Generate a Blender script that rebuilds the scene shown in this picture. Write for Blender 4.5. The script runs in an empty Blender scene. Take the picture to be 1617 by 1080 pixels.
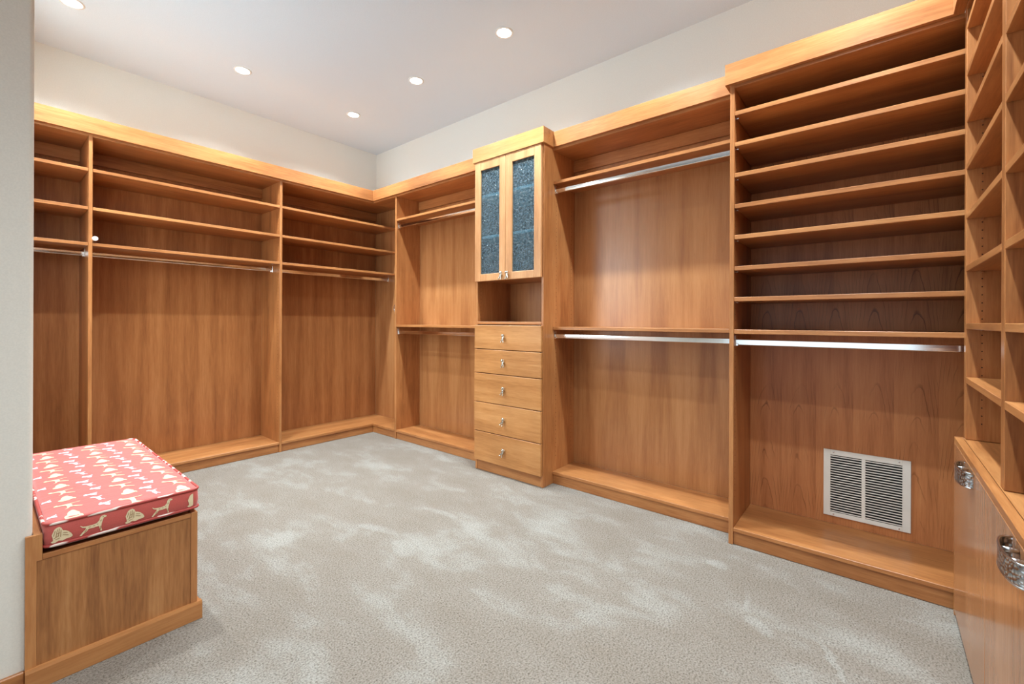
import bpy, bmesh, math, random
from mathutils import Vector, Matrix

random.seed(7)
scn = bpy.context.scene
COL = scn.collection

# ---------------------------------------------------------------- camera
F_PX, YAW, ROLL, CY0 = 697.9, math.radians(50.38), math.radians(0.2257), 507.3
CAM = Vector((-3.0224, -4.6085, 1.2))
cam_d = bpy.data.cameras.new('camera')
cam = bpy.data.objects.new('camera', cam_d)
COL.objects.link(cam)
cam_d.sensor_fit = 'HORIZONTAL'
cam_d.sensor_width = 36.0
cam_d.lens = F_PX / 1617 * 36.0
cam_d.shift_y = -(540 - CY0) / 1617
cam_d.clip_start = 0.02
fwd = Vector((math.sin(YAW), math.cos(YAW), 0))
r0 = Vector((math.cos(YAW), -math.sin(YAW), 0))
u0 = Vector((0, 0, 1))
rr = math.cos(ROLL) * r0 + math.sin(ROLL) * u0
uu = -math.sin(ROLL) * r0 + math.cos(ROLL) * u0
M = Matrix.Identity(4)
for i in range(3):
    M[i][0], M[i][1], M[i][2], M[i][3] = rr[i], uu[i], -fwd[i], CAM[i]
cam.matrix_world = M
scn.camera = cam

# ---------------------------------------------------------------- light and exposure
scn.view_settings.view_transform = 'Standard'
scn.view_settings.look = 'None'
scn.view_settings.gamma = 1.0
scn.view_settings.use_curve_mapping = False
scn.view_settings.exposure = 0.36
world = bpy.data.worlds.new('world')
scn.world = world
world.use_nodes = True
world.node_tree.nodes['Background'].inputs[0].default_value = (0.80, 0.92, 1.0, 1)
world.node_tree.nodes['Background'].inputs[1].default_value = 0.9
LAMP_W = 128.0          # each recessed downlight
LAMP_C = (0.80, 0.945, 1.0)
WIN_W = 30.0           # daylight through the window over the bench
FILL_W = 3.0          # added fill light, set in an unseen opening behind the camera

def area(name, loc, rot, sx, sy, watt, color):
    d = bpy.data.lights.new(name, 'AREA')
    d.shape = 'RECTANGLE'; d.size = sx; d.size_y = sy; d.energy = watt; d.color = color
    o = bpy.data.objects.new(name, d); COL.objects.link(o)
    o.location = loc; o.rotation_euler = rot
    return o
# window over the bench in the left wall, and an added fill light in the unseen entry opening; both face +x
area('window_daylight', (-3.16, -1.40, 1.66), (0, math.radians(-72), 0), 1.30, 1.30, WIN_W, (0.84, 0.95, 1.0))
area('opening_fill', (-4.50, -4.05, 1.25), (0, math.radians(-90), 0), 2.2, 1.8, FILL_W, (1.0, 0.97, 0.92))

# ---------------------------------------------------------------- materials
def new_mat(name):
    m = bpy.data.materials.new(name); m.use_nodes = True
    nt = m.node_tree
    return m, nt, nt.nodes['Principled BSDF']

def N(nt, typ, **kw):
    n = nt.nodes.new(typ)
    for k, v in kw.items():
        if k.startswith('i_'):
            n.inputs[k[2:].replace('_', ' ')].default_value = v
        else:
            setattr(n, k, v)
    return n

def srgb(r, g, b):
    def c(v):
        v /= 255.0
        return v / 12.92 if v <= 0.04045 else ((v + 0.055) / 1.055) ** 2.4
    return (c(r), c(g), c(b), 1.0)

def ramp(nt, stops):
    n = nt.nodes.new('ShaderNodeValToRGB')
    el = n.color_ramp.elements
    while len(el) < len(stops):
        el.new(0.5)
    for e, (p, c) in zip(el, stops):
        e.position = p; e.color = c
    return n

def math_node(nt, op, a, b=None):
    n = nt.nodes.new('ShaderNodeMath'); n.operation = op
    for i, v in enumerate((a, b)):
        if v is None: continue
        if isinstance(v, (int, float)): n.inputs[i].default_value = v
        else: nt.links.new(v, n.inputs[i])
    return n.outputs[0]

def mixcol(nt, fac, a, b, mode='MIX'):
    n = nt.nodes.new('ShaderNodeMix'); n.data_type = 'RGBA'; n.blend_type = mode
    for i, v in ((0, fac), (6, a), (7, b)):
        if isinstance(v, (int, float)): n.inputs[i].default_value = v
        elif isinstance(v, tuple): n.inputs[i].default_value = v
        else: nt.links.new(v, n.inputs[i])
    return n.outputs[2]

CH_D, CH_M, CH_L = (134, 80, 44), (173, 112, 65), (197, 138, 86)

def wood(name, axis, dark=CH_D, mid=CH_M, light=CH_L, rough=0.33):
    """solid cherry with the grain running along the given local axis"""
    m, nt, p = new_mat(name)
    L = nt.links.new
    tc = N(nt, 'ShaderNodeTexCoord')
    oi = N(nt, 'ShaderNodeObjectInfo')
    off = N(nt, 'ShaderNodeVectorMath', operation='SCALE')
    cmb = N(nt, 'ShaderNodeCombineXYZ')
    for i in range(3):
        L(math_node(nt, 'MULTIPLY', oi.outputs['Random'], (17.0, 31.0, 23.0)[i]), cmb.inputs[i])
    add = N(nt, 'ShaderNodeVectorMath', operation='ADD')
    L(tc.outputs['Object'], add.inputs[0]); L(cmb.outputs[0], add.inputs[1])
    sc = [1.0, 1.0, 1.0]; sc['xyz'.index(axis)] = 0.07
    mp = N(nt, 'ShaderNodeMapping'); mp.inputs['Scale'].default_value = sc
    L(add.outputs[0], mp.inputs['Vector'])
    n1 = N(nt, 'ShaderNodeTexNoise', i_Scale=9.0, i_Detail=5.0, i_Roughness=0.6, i_Distortion=0.6)
    n2 = N(nt, 'ShaderNodeTexNoise', i_Scale=110.0, i_Detail=3.0, i_Roughness=0.7)
    n3 = N(nt, 'ShaderNodeTexNoise', i_Scale=3.0, i_Detail=2.0)
    for n in (n1, n2): L(mp.outputs[0], n.inputs['Vector'])
    L(add.outputs[0], n3.inputs['Vector'])
    v = math_node(nt, 'ADD', math_node(nt, 'MULTIPLY', n1.outputs[0], 0.62), math_node(nt, 'MULTIPLY', n2.outputs[0], 0.38))
    rp = ramp(nt, [(0.30, srgb(*dark)), (0.48, srgb(*mid)), (0.68, srgb(*light))])
    L(v, rp.inputs[0])
    tone = ramp(nt, [(0.3, (0.88, 0.86, 0.84, 1)), (0.7, (1.08, 1.07, 1.05, 1))])
    L(n3.outputs[0], tone.inputs[0])
    c = mixcol(nt, 1.0, rp.outputs[0], tone.outputs[0], 'MULTIPLY')
    L(c, p.inputs['Base Color'])
    p.inputs['Roughness'].default_value = rough
    p.inputs['Specular IOR Level'].default_value = 0.45
    bp = N(nt, 'ShaderNodeBump', i_Strength=0.05, i_Distance=0.002)
    L(n2.outputs[0], bp.inputs['Height']); L(bp.outputs[0], p.inputs['Normal'])
    return m

def veneer(name, leaf=0.172, lines=0.35, dark=(132, 80, 45), mid=(166, 106, 62), light=(186, 126, 78), seed=0.0, rough=0.3, arches=False, spec=0.25):
    """book-matched cherry veneer, vertical leaves with cathedral figure"""
    m, nt, p = new_mat(name)
    L = nt.links.new
    tc = N(nt, 'ShaderNodeTexCoord')
    sep = N(nt, 'ShaderNodeSeparateXYZ'); L(tc.outputs['Object'], sep.inputs[0])
    h = math_node(nt, 'ADD', math_node(nt, 'ADD', sep.outputs[0], sep.outputs[1]), 10.0)
    leafi = math_node(nt, 'FLOOR', math_node(nt, 'DIVIDE', h, leaf))
    pp = math_node(nt, 'MODULO', h, leaf) if arches else math_node(nt, 'PINGPONG', h, leaf)
    # neighbouring leaves differ a little
    ws = math_node(nt, 'MULTIPLY', leafi, 0.02)
    cmb = N(nt, 'ShaderNodeCombineXYZ')
    L(math_node(nt, 'MULTIPLY', pp, 1.0), cmb.inputs[0])
    L(math_node(nt, 'ADD', ws, seed), cmb.inputs[1])
    L(sep.outputs[2], cmb.inputs[2])
    mpA = N(nt, 'ShaderNodeMapping'); mpA.inputs['Scale'].default_value = (8.5, 1.0, 1.15)
    L(cmb.outputs[0], mpA.inputs['Vector'])
    nA = N(nt, 'ShaderNodeTexNoise', i_Scale=1.0, i_Detail=2.5, i_Roughness=0.45, i_Distortion=0.35)
    L(mpA.outputs[0], nA.inputs['Vector'])
    # contour lines of the figure
    if arches:
        off = math_node(nt, 'DIVIDE', math_node(nt, 'SUBTRACT', pp, leaf * 0.48), leaf * 0.5)
        par = math_node(nt, 'MULTIPLY', math_node(nt, 'MULTIPLY', off, off), 0.62)
        wob = N(nt, 'ShaderNodeTexNoise', i_Scale=14.0, i_Detail=2.0); L(cmb.outputs[0], wob.inputs['Vector'])
        fld = math_node(nt, 'ADD', math_node(nt, 'ADD', sep.outputs[2], par), math_node(nt, 'ADD', math_node(nt, 'MULTIPLY', nA.outputs[0], 0.35), math_node(nt, 'MULTIPLY', wob.outputs[0], 0.10)))
        fr = math_node(nt, 'FRACT', math_node(nt, 'ADD', math_node(nt, 'MULTIPLY', fld, 6.0), 20.0))
    else:
        fr = math_node(nt, 'FRACT', math_node(nt, 'MULTIPLY', nA.outputs[0], 11.0))
    ln = ramp(nt, [(0.0, (1, 1, 1, 1)), (0.05, (0.85, 0.85, 0.85, 1)), (0.14, (0, 0, 0, 1)), (1.0, (0.12, 0.12, 0.12, 1))])
    L(fr, ln.inputs[0])
    mpB = N(nt, 'ShaderNodeMapping'); mpB.inputs['Scale'].default_value = (1.0, 1.0, 0.05)
    L(cmb.outputs[0], mpB.inputs['Vector'])
    nB = N(nt, 'ShaderNodeTexNoise', i_Scale=26.0, i_Detail=4.0, i_Roughness=0.6)
    nC = N(nt, 'ShaderNodeTexNoise', i_Scale=170.0, i_Detail=3.0, i_Roughness=0.7)
    L(mpB.outputs[0], nB.inputs['Vector']); L(mpB.outputs[0], nC.inputs['Vector'])
    v = math_node(nt, 'ADD', math_node(nt, 'MULTIPLY', nA.outputs[0], 0.45),
                  math_node(nt, 'ADD', math_node(nt, 'MULTIPLY', nB.outputs[0], 0.30), math_node(nt, 'MULTIPLY', nC.outputs[0], 0.25)))
    rp = ramp(nt, [(0.34, srgb(*dark)), (0.50, srgb(*mid)), (0.64, srgb(*light))])
    L(v, rp.inputs[0])
    # breaks the lines up so that they come and go
    nD = N(nt, 'ShaderNodeTexNoise', i_Scale=5.0, i_Detail=1.0); L(cmb.outputs[0], nD.inputs['Vector'])
    gate = ramp(nt, [(0.42, (0, 0, 0, 1)), (0.6, (1, 1, 1, 1))]); L(nD.outputs[0], gate.inputs[0])
    f = math_node(nt, 'MULTIPLY', math_node(nt, 'MULTIPLY', ln.outputs[0], gate.outputs[0]), lines)
    c = mixcol(nt, f, rp.outputs[0], srgb(84, 44, 24))
    L(c, p.inputs['Base Color'])
    p.inputs['Roughness'].default_value = rough
    p.inputs['Specular IOR Level'].default_value = spec
    bp = N(nt, 'ShaderNodeBump', i_Strength=0.04, i_Distance=0.002)
    L(nC.outputs[0], bp.inputs['Height']); L(bp.outputs[0], p.inputs['Normal'])
    return m

def plain(name, col, rough=0.5, metal=0.0, bump=None, spec=0.5):
    m, nt, p = new_mat(name)
    p.inputs['Roughness'].default_value = rough
    p.inputs['Metallic'].default_value = metal
    p.inputs['Specular IOR Level'].default_value = spec
    tc = N(nt, 'ShaderNodeTexCoord')
    n = N(nt, 'ShaderNodeTexNoise', i_Scale=(bump[0] if bump else 12.0), i_Detail=3.0)
    nt.links.new(tc.outputs['Object'], n.inputs['Vector'])
    a = tuple(c * 0.97 for c in col[:3]) + (1,)
    b = tuple(min(1, c * 1.03) for c in col[:3]) + (1,)
    rp = ramp(nt, [(0.35, a), (0.65, b)])
    nt.links.new(n.outputs[0], rp.inputs[0]); nt.links.new(rp.outputs[0], p.inputs['Base Color'])
    if bump:
        bp = N(nt, 'ShaderNodeBump', i_Strength=bump[1], i_Distance=bump[2])
        nt.links.new(n.outputs[0], bp.inputs['Height']); nt.links.new(bp.outputs[0], p.inputs['Normal'])
    return m

WX, WY, WZ = wood('cherry_grain_x', 'x'), wood('cherry_grain_y', 'y'), wood('cherry_grain_z', 'z')
WOOD = {'x': WX, 'y': WY, 'z': WZ}
EDGE = wood('cherry_drawer_front', 'y', (160, 103, 56), (189, 130, 76), (208, 152, 98), 0.36)
PALE = wood('pale_shelf_board', 'y', (232, 220, 196), (242, 232, 212), (250, 244, 230), 0.4)
DOORW = wood('cherry_door_frame', 'z', (168, 112, 70), (199, 142, 94), (214, 164, 118), 0.4)
VEN_A = veneer('cherry_veneer_straight', lines=0.10, seed=1.3)
VEN_B = veneer('cherry_veneer_ribbon', leaf=0.16, lines=0.08, spec=0.55, rough=0.27, seed=4.1, dark=(152, 97, 57), mid=(176, 119, 73), light=(190, 134, 86))
VEN_C = veneer('cherry_veneer_cathedral', leaf=0.166, arches=True, lines=0.72, seed=7.7, dark=(156, 94, 56), mid=(190, 122, 76), light=(204, 138, 88))
WALLP = plain('wall_paint', srgb(236, 239, 236), 0.75, bump=(220.0, 0.05, 0.001))
WALLD = plain('wall_paint_darkened', srgb(222, 214, 203), 0.75, bump=(220.0, 0.05, 0.001))  # same wall paint; the wall end's dimmer light is put into the colour
CEILP = plain('ceiling_paint', srgb(219, 232, 245), 0.8, bump=(200.0, 0.05, 0.001))
CHROME = plain('chrome', (0.86, 0.87, 0.88, 1), 0.12, 1.0)
PEWTER = plain('pewter', (0.62, 0.59, 0.52, 1), 0.22, 1.0, bump=(300.0, 0.3, 0.001))
NICKEL = plain('hammered_nickel', (0.62, 0.65, 0.68, 1), 0.22, 1.0)
WHITEM = plain('white_enamel', srgb(232, 226, 217), 0.4)
WHITEP = plain('white_plastic', srgb(240, 240, 238), 0.4)
DARK = plain('duct_shade', srgb(22, 22, 24), 0.8)
HOLE = plain('drilled_hole', srgb(70, 38, 18), 0.7)
BRASS = plain('pin_sleeve', (0.8, 0.7, 0.5, 1), 0.3, 1.0)

FOOT = [(-1.056, -4.254, 0.075, 0.055, 0.6, 0.12), (-0.675, -4.324, 0.060, 0.040, 0.9, 0.11), (-0.691, -4.008, 0.060, 0.045, 0.3, 0.11), (-1.08, -4.490, 0.13, 0.016, 0.45, 0.12),
        (-1.541, -2.400, 0.16, 0.035, 1.75, 0.10), (-1.579, -2.687, 0.10, 0.07, 1.2, 0.10), (-1.165, -2.519, 0.14, 0.035, 1.7, 0.09), (-1.94, -2.10, 0.11, 0.07, 1.0, 0.09), (-0.89, -4.175, 0.10, 0.016, 0.5, 0.08)]
def carpet_mat():
    m, nt, p = new_mat('cut_pile_carpet')
    L = nt.links.new
    tc = N(nt, 'ShaderNodeTexCoord')
    fine = N(nt, 'ShaderNodeTexNoise', i_Scale=150.0, i_Detail=4.0, i_Roughness=0.7)
    mid = N(nt, 'ShaderNodeTexNoise', i_Scale=60.0, i_Detail=2.0)
    # vacuum strokes and foot marks: the pile lies one way or the other in patches
    mp = N(nt, 'ShaderNodeMapping'); mp.inputs['Scale'].default_value = (1.0, 0.55, 1.0); mp.inputs['Rotation'].default_value = (0, 0, 0.35)
    nap = N(nt, 'ShaderNodeTexNoise', i_Scale=4.2, i_Detail=4.5, i_Roughness=0.62, i_Distortion=0.25)
    big = N(nt, 'ShaderNodeTexNoise', i_Scale=0.9, i_Detail=1.0)
    L(tc.outputs['Object'], mp.inputs['Vector']); L(mp.outputs[0], nap.inputs['Vector'])
    for n in (fine, mid, big): L(tc.outputs['Object'], n.inputs['Vector'])
    nv = math_node(nt, 'ADD', math_node(nt, 'MULTIPLY', nap.outputs[0], 0.75), math_node(nt, 'MULTIPLY', big.outputs[0], 0.25))
    napr = ramp(nt, [(0.38, srgb(131, 120, 110)), (0.51, srgb(136, 126, 117)), (0.56, srgb(142, 134, 126)), (0.66, srgb(151, 145, 138))])
    # rounder foot marks pressed into the pile
    sp = N(nt, 'ShaderNodeSeparateXYZ'); L(tc.outputs['Object'], sp.inputs[0])
    wb = math_node(nt, 'MULTIPLY', math_node(nt, 'SUBTRACT', nap.outputs[0], 0.5), 0.16)
    for (mx_, my_, rx_, ry_, rot_, amp_) in FOOT:
        dx = math_node(nt, 'SUBTRACT', math_node(nt, 'ADD', sp.outputs[0], wb), mx_ + 1.5)
        dy = math_node(nt, 'SUBTRACT', math_node(nt, 'SUBTRACT', sp.outputs[1], wb), my_ + 2.5)
        c_, s_ = math.cos(rot_), math.sin(rot_)
        u_ = math_node(nt, 'DIVIDE', math_node(nt, 'ADD', math_node(nt, 'MULTIPLY', dx, c_), math_node(nt, 'MULTIPLY', dy, s_)), rx_)
        v_ = math_node(nt, 'DIVIDE', math_node(nt, 'SUBTRACT', math_node(nt, 'MULTIPLY', dy, c_), math_node(nt, 'MULTIPLY', dx, s_)), ry_)
        d_ = math_node(nt, 'ADD', math_node(nt, 'MULTIPLY', u_, u_), math_node(nt, 'MULTIPLY', v_, v_))
        k_ = math_node(nt, 'MULTIPLY', math_node(nt, 'MAXIMUM', math_node(nt, 'SUBTRACT', 1.0, math_node(nt, 'MULTIPLY', d_, d_)), 0.0), amp_)
        nv = math_node(nt, 'ADD', nv, k_)
    L(nv, napr.inputs[0])
    fr = ramp(nt, [(0.34, (0.42, 0.39, 0.35, 1)), (0.46, (0.98, 0.96, 0.94, 1)), (0.62, (1.38, 1.37, 1.36, 1))])
    L(fine.outputs[0], fr.inputs[0])
    c = mixcol(nt, 1.0, napr.outputs[0], fr.outputs[0], 'MULTIPLY')
    L(c, p.inputs['Base Color'])
    p.inputs['Roughness'].default_value = 0.95
    p.inputs['Specular IOR Level'].default_value = 0.1
    h = math_node(nt, 'ADD', fine.outputs[0], math_node(nt, 'MULTIPLY', mid.outputs[0], 0.6))
    bp = N(nt, 'ShaderNodeBump', i_Strength=0.8, i_Distance=0.008)
    L(h, bp.inputs['Height']); L(bp.outputs[0], p.inputs['Normal'])
    return m
CARPET = carpet_mat()

def rain_glass():
    m, nt, p = new_mat('hammered_glass')
    L = nt.links.new
    out = nt.nodes['Material Output']
    tc = N(nt, 'ShaderNodeTexCoord')
    vo = N(nt, 'ShaderNodeTexVoronoi', i_Scale=70.0); vo.feature = 'SMOOTH_F1'
    ns = N(nt, 'ShaderNodeTexNoise', i_Scale=90.0, i_Detail=2.0, i_Distortion=1.5)
    for n in (vo, ns): L(tc.outputs['Object'], n.inputs['Vector'])
    h = math_node(nt, 'ADD', vo.outputs['Distance'], math_node(nt, 'MULTIPLY', ns.outputs[0], 1.2))
    bp = N(nt, 'ShaderNodeBump', i_Strength=1.0, i_Distance=0.03)
    L(h, bp.inputs['Height'])
    rp = ramp(nt, [(0.38, srgb(60, 84, 98)), (0.50, srgb(150, 186, 204)), (0.62, srgb(240, 248, 250))])
    L(ns.outputs[0], rp.inputs[0]); L(rp.outputs[0], p.inputs['Base Color'])
    p.inputs['Roughness'].default_value = 0.1
    p.inputs['Specular IOR Level'].default_value = 0.7
    L(bp.outputs[0], p.inputs['Normal'])
    tr = N(nt, 'ShaderNodeBsdfTransparent'); tr.inputs[0].default_value = srgb(190, 215, 228)
    mx = N(nt, 'ShaderNodeMixShader'); mx.inputs[0].default_value = 0.75
    L(p.outputs[0], mx.inputs[1]); L(tr.outputs[0], mx.inputs[2]); L(mx.outputs[0], out.inputs[0])
    return m
GLASS = rain_glass()

def clear_glass():
    m, nt, p = new_mat('window_glass')
    out = nt.nodes['Material Output']
    p.inputs['Base Color'].default_value = (0.9, 0.95, 0.95, 1); p.inputs['Roughness'].default_value = 0.02
    tr = N(nt, 'ShaderNodeBsdfTransparent'); tr.inputs[0].default_value = (0.96, 0.98, 0.98, 1)
    mx = N(nt, 'ShaderNodeMixShader'); mx.inputs[0].default_value = 0.93
    nt.links.new(p.outputs[0], mx.inputs[1]); nt.links.new(tr.outputs[0], mx.inputs[2]); nt.links.new(mx.outputs[0], out.inputs[0])
    return m
CLEAR = clear_glass()

def hammered():
    m, nt, p = new_mat('embossed_nickel')
    tc = N(nt, 'ShaderNodeTexCoord')
    vo = N(nt, 'ShaderNodeTexVoronoi', i_Scale=110.0)
    nt.links.new(tc.outputs['Object'], vo.inputs['Vector'])
    bp = N(nt, 'ShaderNodeBump', i_Strength=1.0, i_Distance=0.004)
    nt.links.new(vo.outputs['Distance'], bp.inputs['Height']); nt.links.new(bp.outputs[0], p.inputs['Normal'])
    rp = ramp(nt, [(0.0, (0.80, 0.83, 0.86, 1)), (0.7, (0.32, 0.34, 0.37, 1))])
    nt.links.new(vo.outputs['Distance'], rp.inputs[0]); nt.links.new(rp.outputs[0], p.inputs['Base Color'])
    p.inputs['Metallic'].default_value = 1.0; p.inputs['Roughness'].default_value = 0.25
    return m
EMBOSS = hammered()

def fabric(name, col):
    m, nt, p = new_mat(name)
    tc = N(nt, 'ShaderNodeTexCoord')
    n = N(nt, 'ShaderNodeTexNoise', i_Scale=500.0, i_Detail=2.0)
    w = N(nt, 'ShaderNodeTexNoise', i_Scale=30.0, i_Detail=2.0)
    mp = N(nt, 'ShaderNodeMapping'); mp.inputs['Scale'].default_value = (0.25, 1.0, 1.0)
    nt.links.new(tc.outputs['Object'], n.inputs['Vector'])
    nt.links.new(tc.outputs['Object'], mp.inputs['Vector']); nt.links.new(mp.outputs[0], w.inputs['Vector'])
    rp = ramp(nt, [(0.3, tuple(c * 0.9 for c in col[:3]) + (1,)), (0.7, tuple(c * 1.08 for c in col[:3]) + (1,))])
    nt.links.new(n.outputs[0], rp.inputs[0]); nt.links.new(rp.outputs[0], p.inputs['Base Color'])
    p.inputs['Roughness'].default_value = 0.62
    p.inputs['Sheen Weight'].default_value = 0.35
    h = math_node(nt, 'ADD', math_node(nt, 'MULTIPLY', n.outputs[0], 0.15), w.outputs[0])
    bp = N(nt, 'ShaderNodeBump', i_Strength=0.25, i_Distance=0.006)
    nt.links.new(h, bp.inputs['Height']); nt.links.new(bp.outputs[0], p.inputs['Normal'])
    return m
RED = fabric('brick_red_cotton', srgb(188, 78, 68))
TAN = fabric('printed_tan', srgb(222, 200, 160))
LILAC = fabric('printed_lilac_white', srgb(228, 212, 222))
TANL = fabric('printed_brown_line', srgb(150, 110, 70))

def piping_mat():
    m, nt, p = new_mat('striped_piping')
    tc = N(nt, 'ShaderNodeTexCoord')
    mp = N(nt, 'ShaderNodeMapping'); mp.inputs['Scale'].default_value = (0.4, 1.0, 1.0)
    n = N(nt, 'ShaderNodeTexNoise', i_Scale=28.0, i_Detail=1.0)
    nt.links.new(tc.outputs['Object'], mp.inputs['Vector']); nt.links.new(mp.outputs[0], n.inputs['Vector'])
    rp = ramp(nt, [(0.57, srgb(170, 62, 54)), (0.60, srgb(228, 208, 196))])
    nt.links.new(n.outputs[0], rp.inputs[0]); nt.links.new(rp.outputs[0], p.inputs['Base Color'])
    p.inputs['Roughness'].default_value = 0.6
    return m
PIPE = piping_mat()

def emit(name, col, s):
    m, nt, p = new_mat(name)
    p.inputs['Emission Color'].default_value = col
    p.inputs['Emission Strength'].default_value = s
    p.inputs['Base Color'].default_value = (0.9, 0.9, 0.9, 1)
    return m
LENS = emit('led_lens', (1.0, 0.97, 0.92, 1), 14.0)

# ---------------------------------------------------------------- builders
def tag(o, label=None, cat=None, group=None, kind=None):
    if label: o['label'] = label
    if cat: o['category'] = cat
    if group: o['group'] = group
    if kind: o['kind'] = kind
    return o

def wloc(o):
    v = Vector((0, 0, 0))
    while o is not None:
        v = v + Vector(o.location); o = o.parent
    return v

def thing(name, loc, label, cat, group=None):
    o = bpy.data.objects.new(name, None); COL.objects.link(o)
    o.empty_display_size = 0.05
    o.location = loc
    return tag(o, label, cat, group)

def link(name, me, mat, parent, origin):
    if not me.materials: me.materials.append(mat)
    o = bpy.data.objects.new(name, me); COL.objects.link(o)
    if parent is not None:
        o.parent = parent; o.location = Vector(origin) - wloc(parent)
    else:
        o.location = origin
    return o

_cache = {}
def box(name, parent, x0, x1, y0, y1, z0, z1, mat, bev=0.0015):
    if x0 > x1: x0, x1 = x1, x0
    if y0 > y1: y0, y1 = y1, y0
    if z0 > z1: z0, z1 = z1, z0
    d = (round(x1 - x0, 5), round(y1 - y0, 5), round(z1 - z0, 5))
    key = (d, mat.name, bev)
    me = _cache.get(key)
    if me is None:
        bm = bmesh.new()
        bmesh.ops.create_cube(bm, size=1.0)
        bmesh.ops.scale(bm, vec=d, verts=bm.verts)
        if bev:
            bmesh.ops.bevel(bm, geom=bm.edges[:], offset=min(bev, min(d) * 0.3), segments=1, affect='EDGES', profile=0.5)
        me = bpy.data.meshes.new(name); bm.to_mesh(me); bm.free()
        me.materials.append(mat)
        _cache[key] = me
    return link(name, me, mat, parent, ((x0 + x1) / 2, (y0 + y1) / 2, (z0 + z1) / 2))

def from_bm(name, bm, mat, parent, smooth=False, origin=None):
    """bm holds world coordinates"""
    if origin is None:
        lo = Vector((min(v.co[i] for v in bm.verts) for i in range(3)))
        hi = Vector((max(v.co[i] for v in bm.verts) for i in range(3)))
        origin = (lo + hi) / 2
    origin = Vector(origin)
    bmesh.ops.translate(bm, vec=-origin, verts=bm.verts)
    bmesh.ops.recalc_face_normals(bm, faces=bm.faces)
    me = bpy.data.meshes.new(name); bm.to_mesh(me); bm.free()
    if smooth:
        for p in me.polygons: p.use_smooth = True
    mats = mat if isinstance(mat, (list, tuple)) else [mat]
    for m_ in mats: me.materials.append(m_)
    return link(name, me, mats[0], parent, origin)

def add_box(bm, x0, x1, y0, y1, z0, z1, bev=0.0015):
    b2 = bmesh.new()
    bmesh.ops.create_cube(b2, size=1.0)
    bmesh.ops.scale(b2, vec=(abs(x1 - x0), abs(y1 - y0), abs(z1 - z0)), verts=b2.verts)
    if bev: bmesh.ops.bevel(b2, geom=b2.edges[:], offset=bev, segments=1, affect='EDGES')
    bmesh.ops.translate(b2, vec=((x0 + x1) / 2, (y0 + y1) / 2, (z0 + z1) / 2), verts=b2.verts)
    mp = {v: bm.verts.new(v.co) for v in b2.verts}
    for f_ in b2.faces: bm.faces.new([mp[v] for v in f_.verts])
    b2.free()

def add_prism(bm, pts, axis, a, b):
    """extrude a 2-D polygon along an axis: pts are the other two coordinates in xyz order"""
    def mk(p, t):
        if axis == 'x': return (t, p[0], p[1])
        if axis == 'y': return (p[0], t, p[1])
        return (p[0], p[1], t)
    A = [bm.verts.new(mk(p, a)) for p in pts]; B = [bm.verts.new(mk(p, b)) for p in pts]
    n = len(pts)
    for i in range(n): bm.faces.new((A[i], A[(i + 1) % n], B[(i + 1) % n], B[i]))
    bm.faces.new(A[::-1]); bm.faces.new(B)

def add_tube(bm, pts, r, seg=8, closed=False):
    pts = [Vector(p) for p in pts]; rings = []
    n = len(pts)
    for i, p in enumerate(pts):
        a = pts[(i - 1) % n] if (closed or i > 0) else p
        b = pts[(i + 1) % n] if (closed or i < n - 1) else p
        t = (b - a).normalized()
        s = t.cross(Vector((0, 0, 1)))
        if s.length < 1e-3: s = t.cross(Vector((1, 0, 0)))
        s.normalize(); u = s.cross(t)
        rings.append([bm.verts.new(p + r * (math.cos(2 * math.pi * k / seg) * s + math.sin(2 * math.pi * k / seg) * u)) for k in range(seg)])
    for i in range(n if closed else n - 1):
        A, B = rings[i], rings[(i + 1) % n]
        for k in range(seg): bm.faces.new((A[k], A[(k + 1) % seg], B[(k + 1) % seg], B[k]))
    if not closed:
        bm.faces.new(rings[0][::-1]); bm.faces.new(rings[-1])

def add_disc_cyl(bm, c, axis, r, h, seg=16):
    """closed cylinder from c along axis vector * h"""
    add_tube(bm, [Vector(c), Vector(c) + Vector(axis) * h], r, seg)

def add_ellipsoid(bm, c, r, rot=None, u=12, v=8):
    b2 = bmesh.new()
    bmesh.ops.create_uvsphere(b2, u_segments=u, v_segments=v, radius=1.0)
    mtx = Matrix.Translation(c) @ (rot.to_4x4() if rot else Matrix.Identity(4)) @ Matrix.Diagonal((*r, 1))
    bmesh.ops.transform(b2, matrix=mtx, verts=b2.verts)
    mp = {w: bm.verts.new(w.co) for w in b2.verts}
    for f_ in b2.faces: bm.faces.new([mp[w] for w in f_.verts])
    b2.free()

# ---------------------------------------------------------------- room shell
HC = 3.173
XL, YF, XE = -2.907, -5.27, -4.30
YS = -2.488                       # end of the thick left wall
def structure(o): o['kind'] = 'structure'; return o

bm = bmesh.new()
add_prism(bm, [(XE, YF), (0, YF), (0, 0), (XL, 0), (XL, YS), (XE, YS)], 'z', -0.06, 0.0)
structure(from_bm('floor', bm, CARPET, None, origin=(-1.5, -2.5, 0)))
structure(box('ceiling', None, XE - 0.1, 0.1, YF - 0.1, 0.1, HC, HC + 0.1, CEILP, 0))
structure(box('wall_back', None, XL, 0.1, 0.0, 0.1, -0.06, HC, WALLP, 0))
structure(box('wall_right', None, 0.0, 0.1, YF - 0.1, 0.0, -0.06, HC, WALLP, 0))
structure(box('wall_front', None, XE - 0.1, 0.0, YF - 0.1, YF, -0.06, HC, WALLP, 0))
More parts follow.
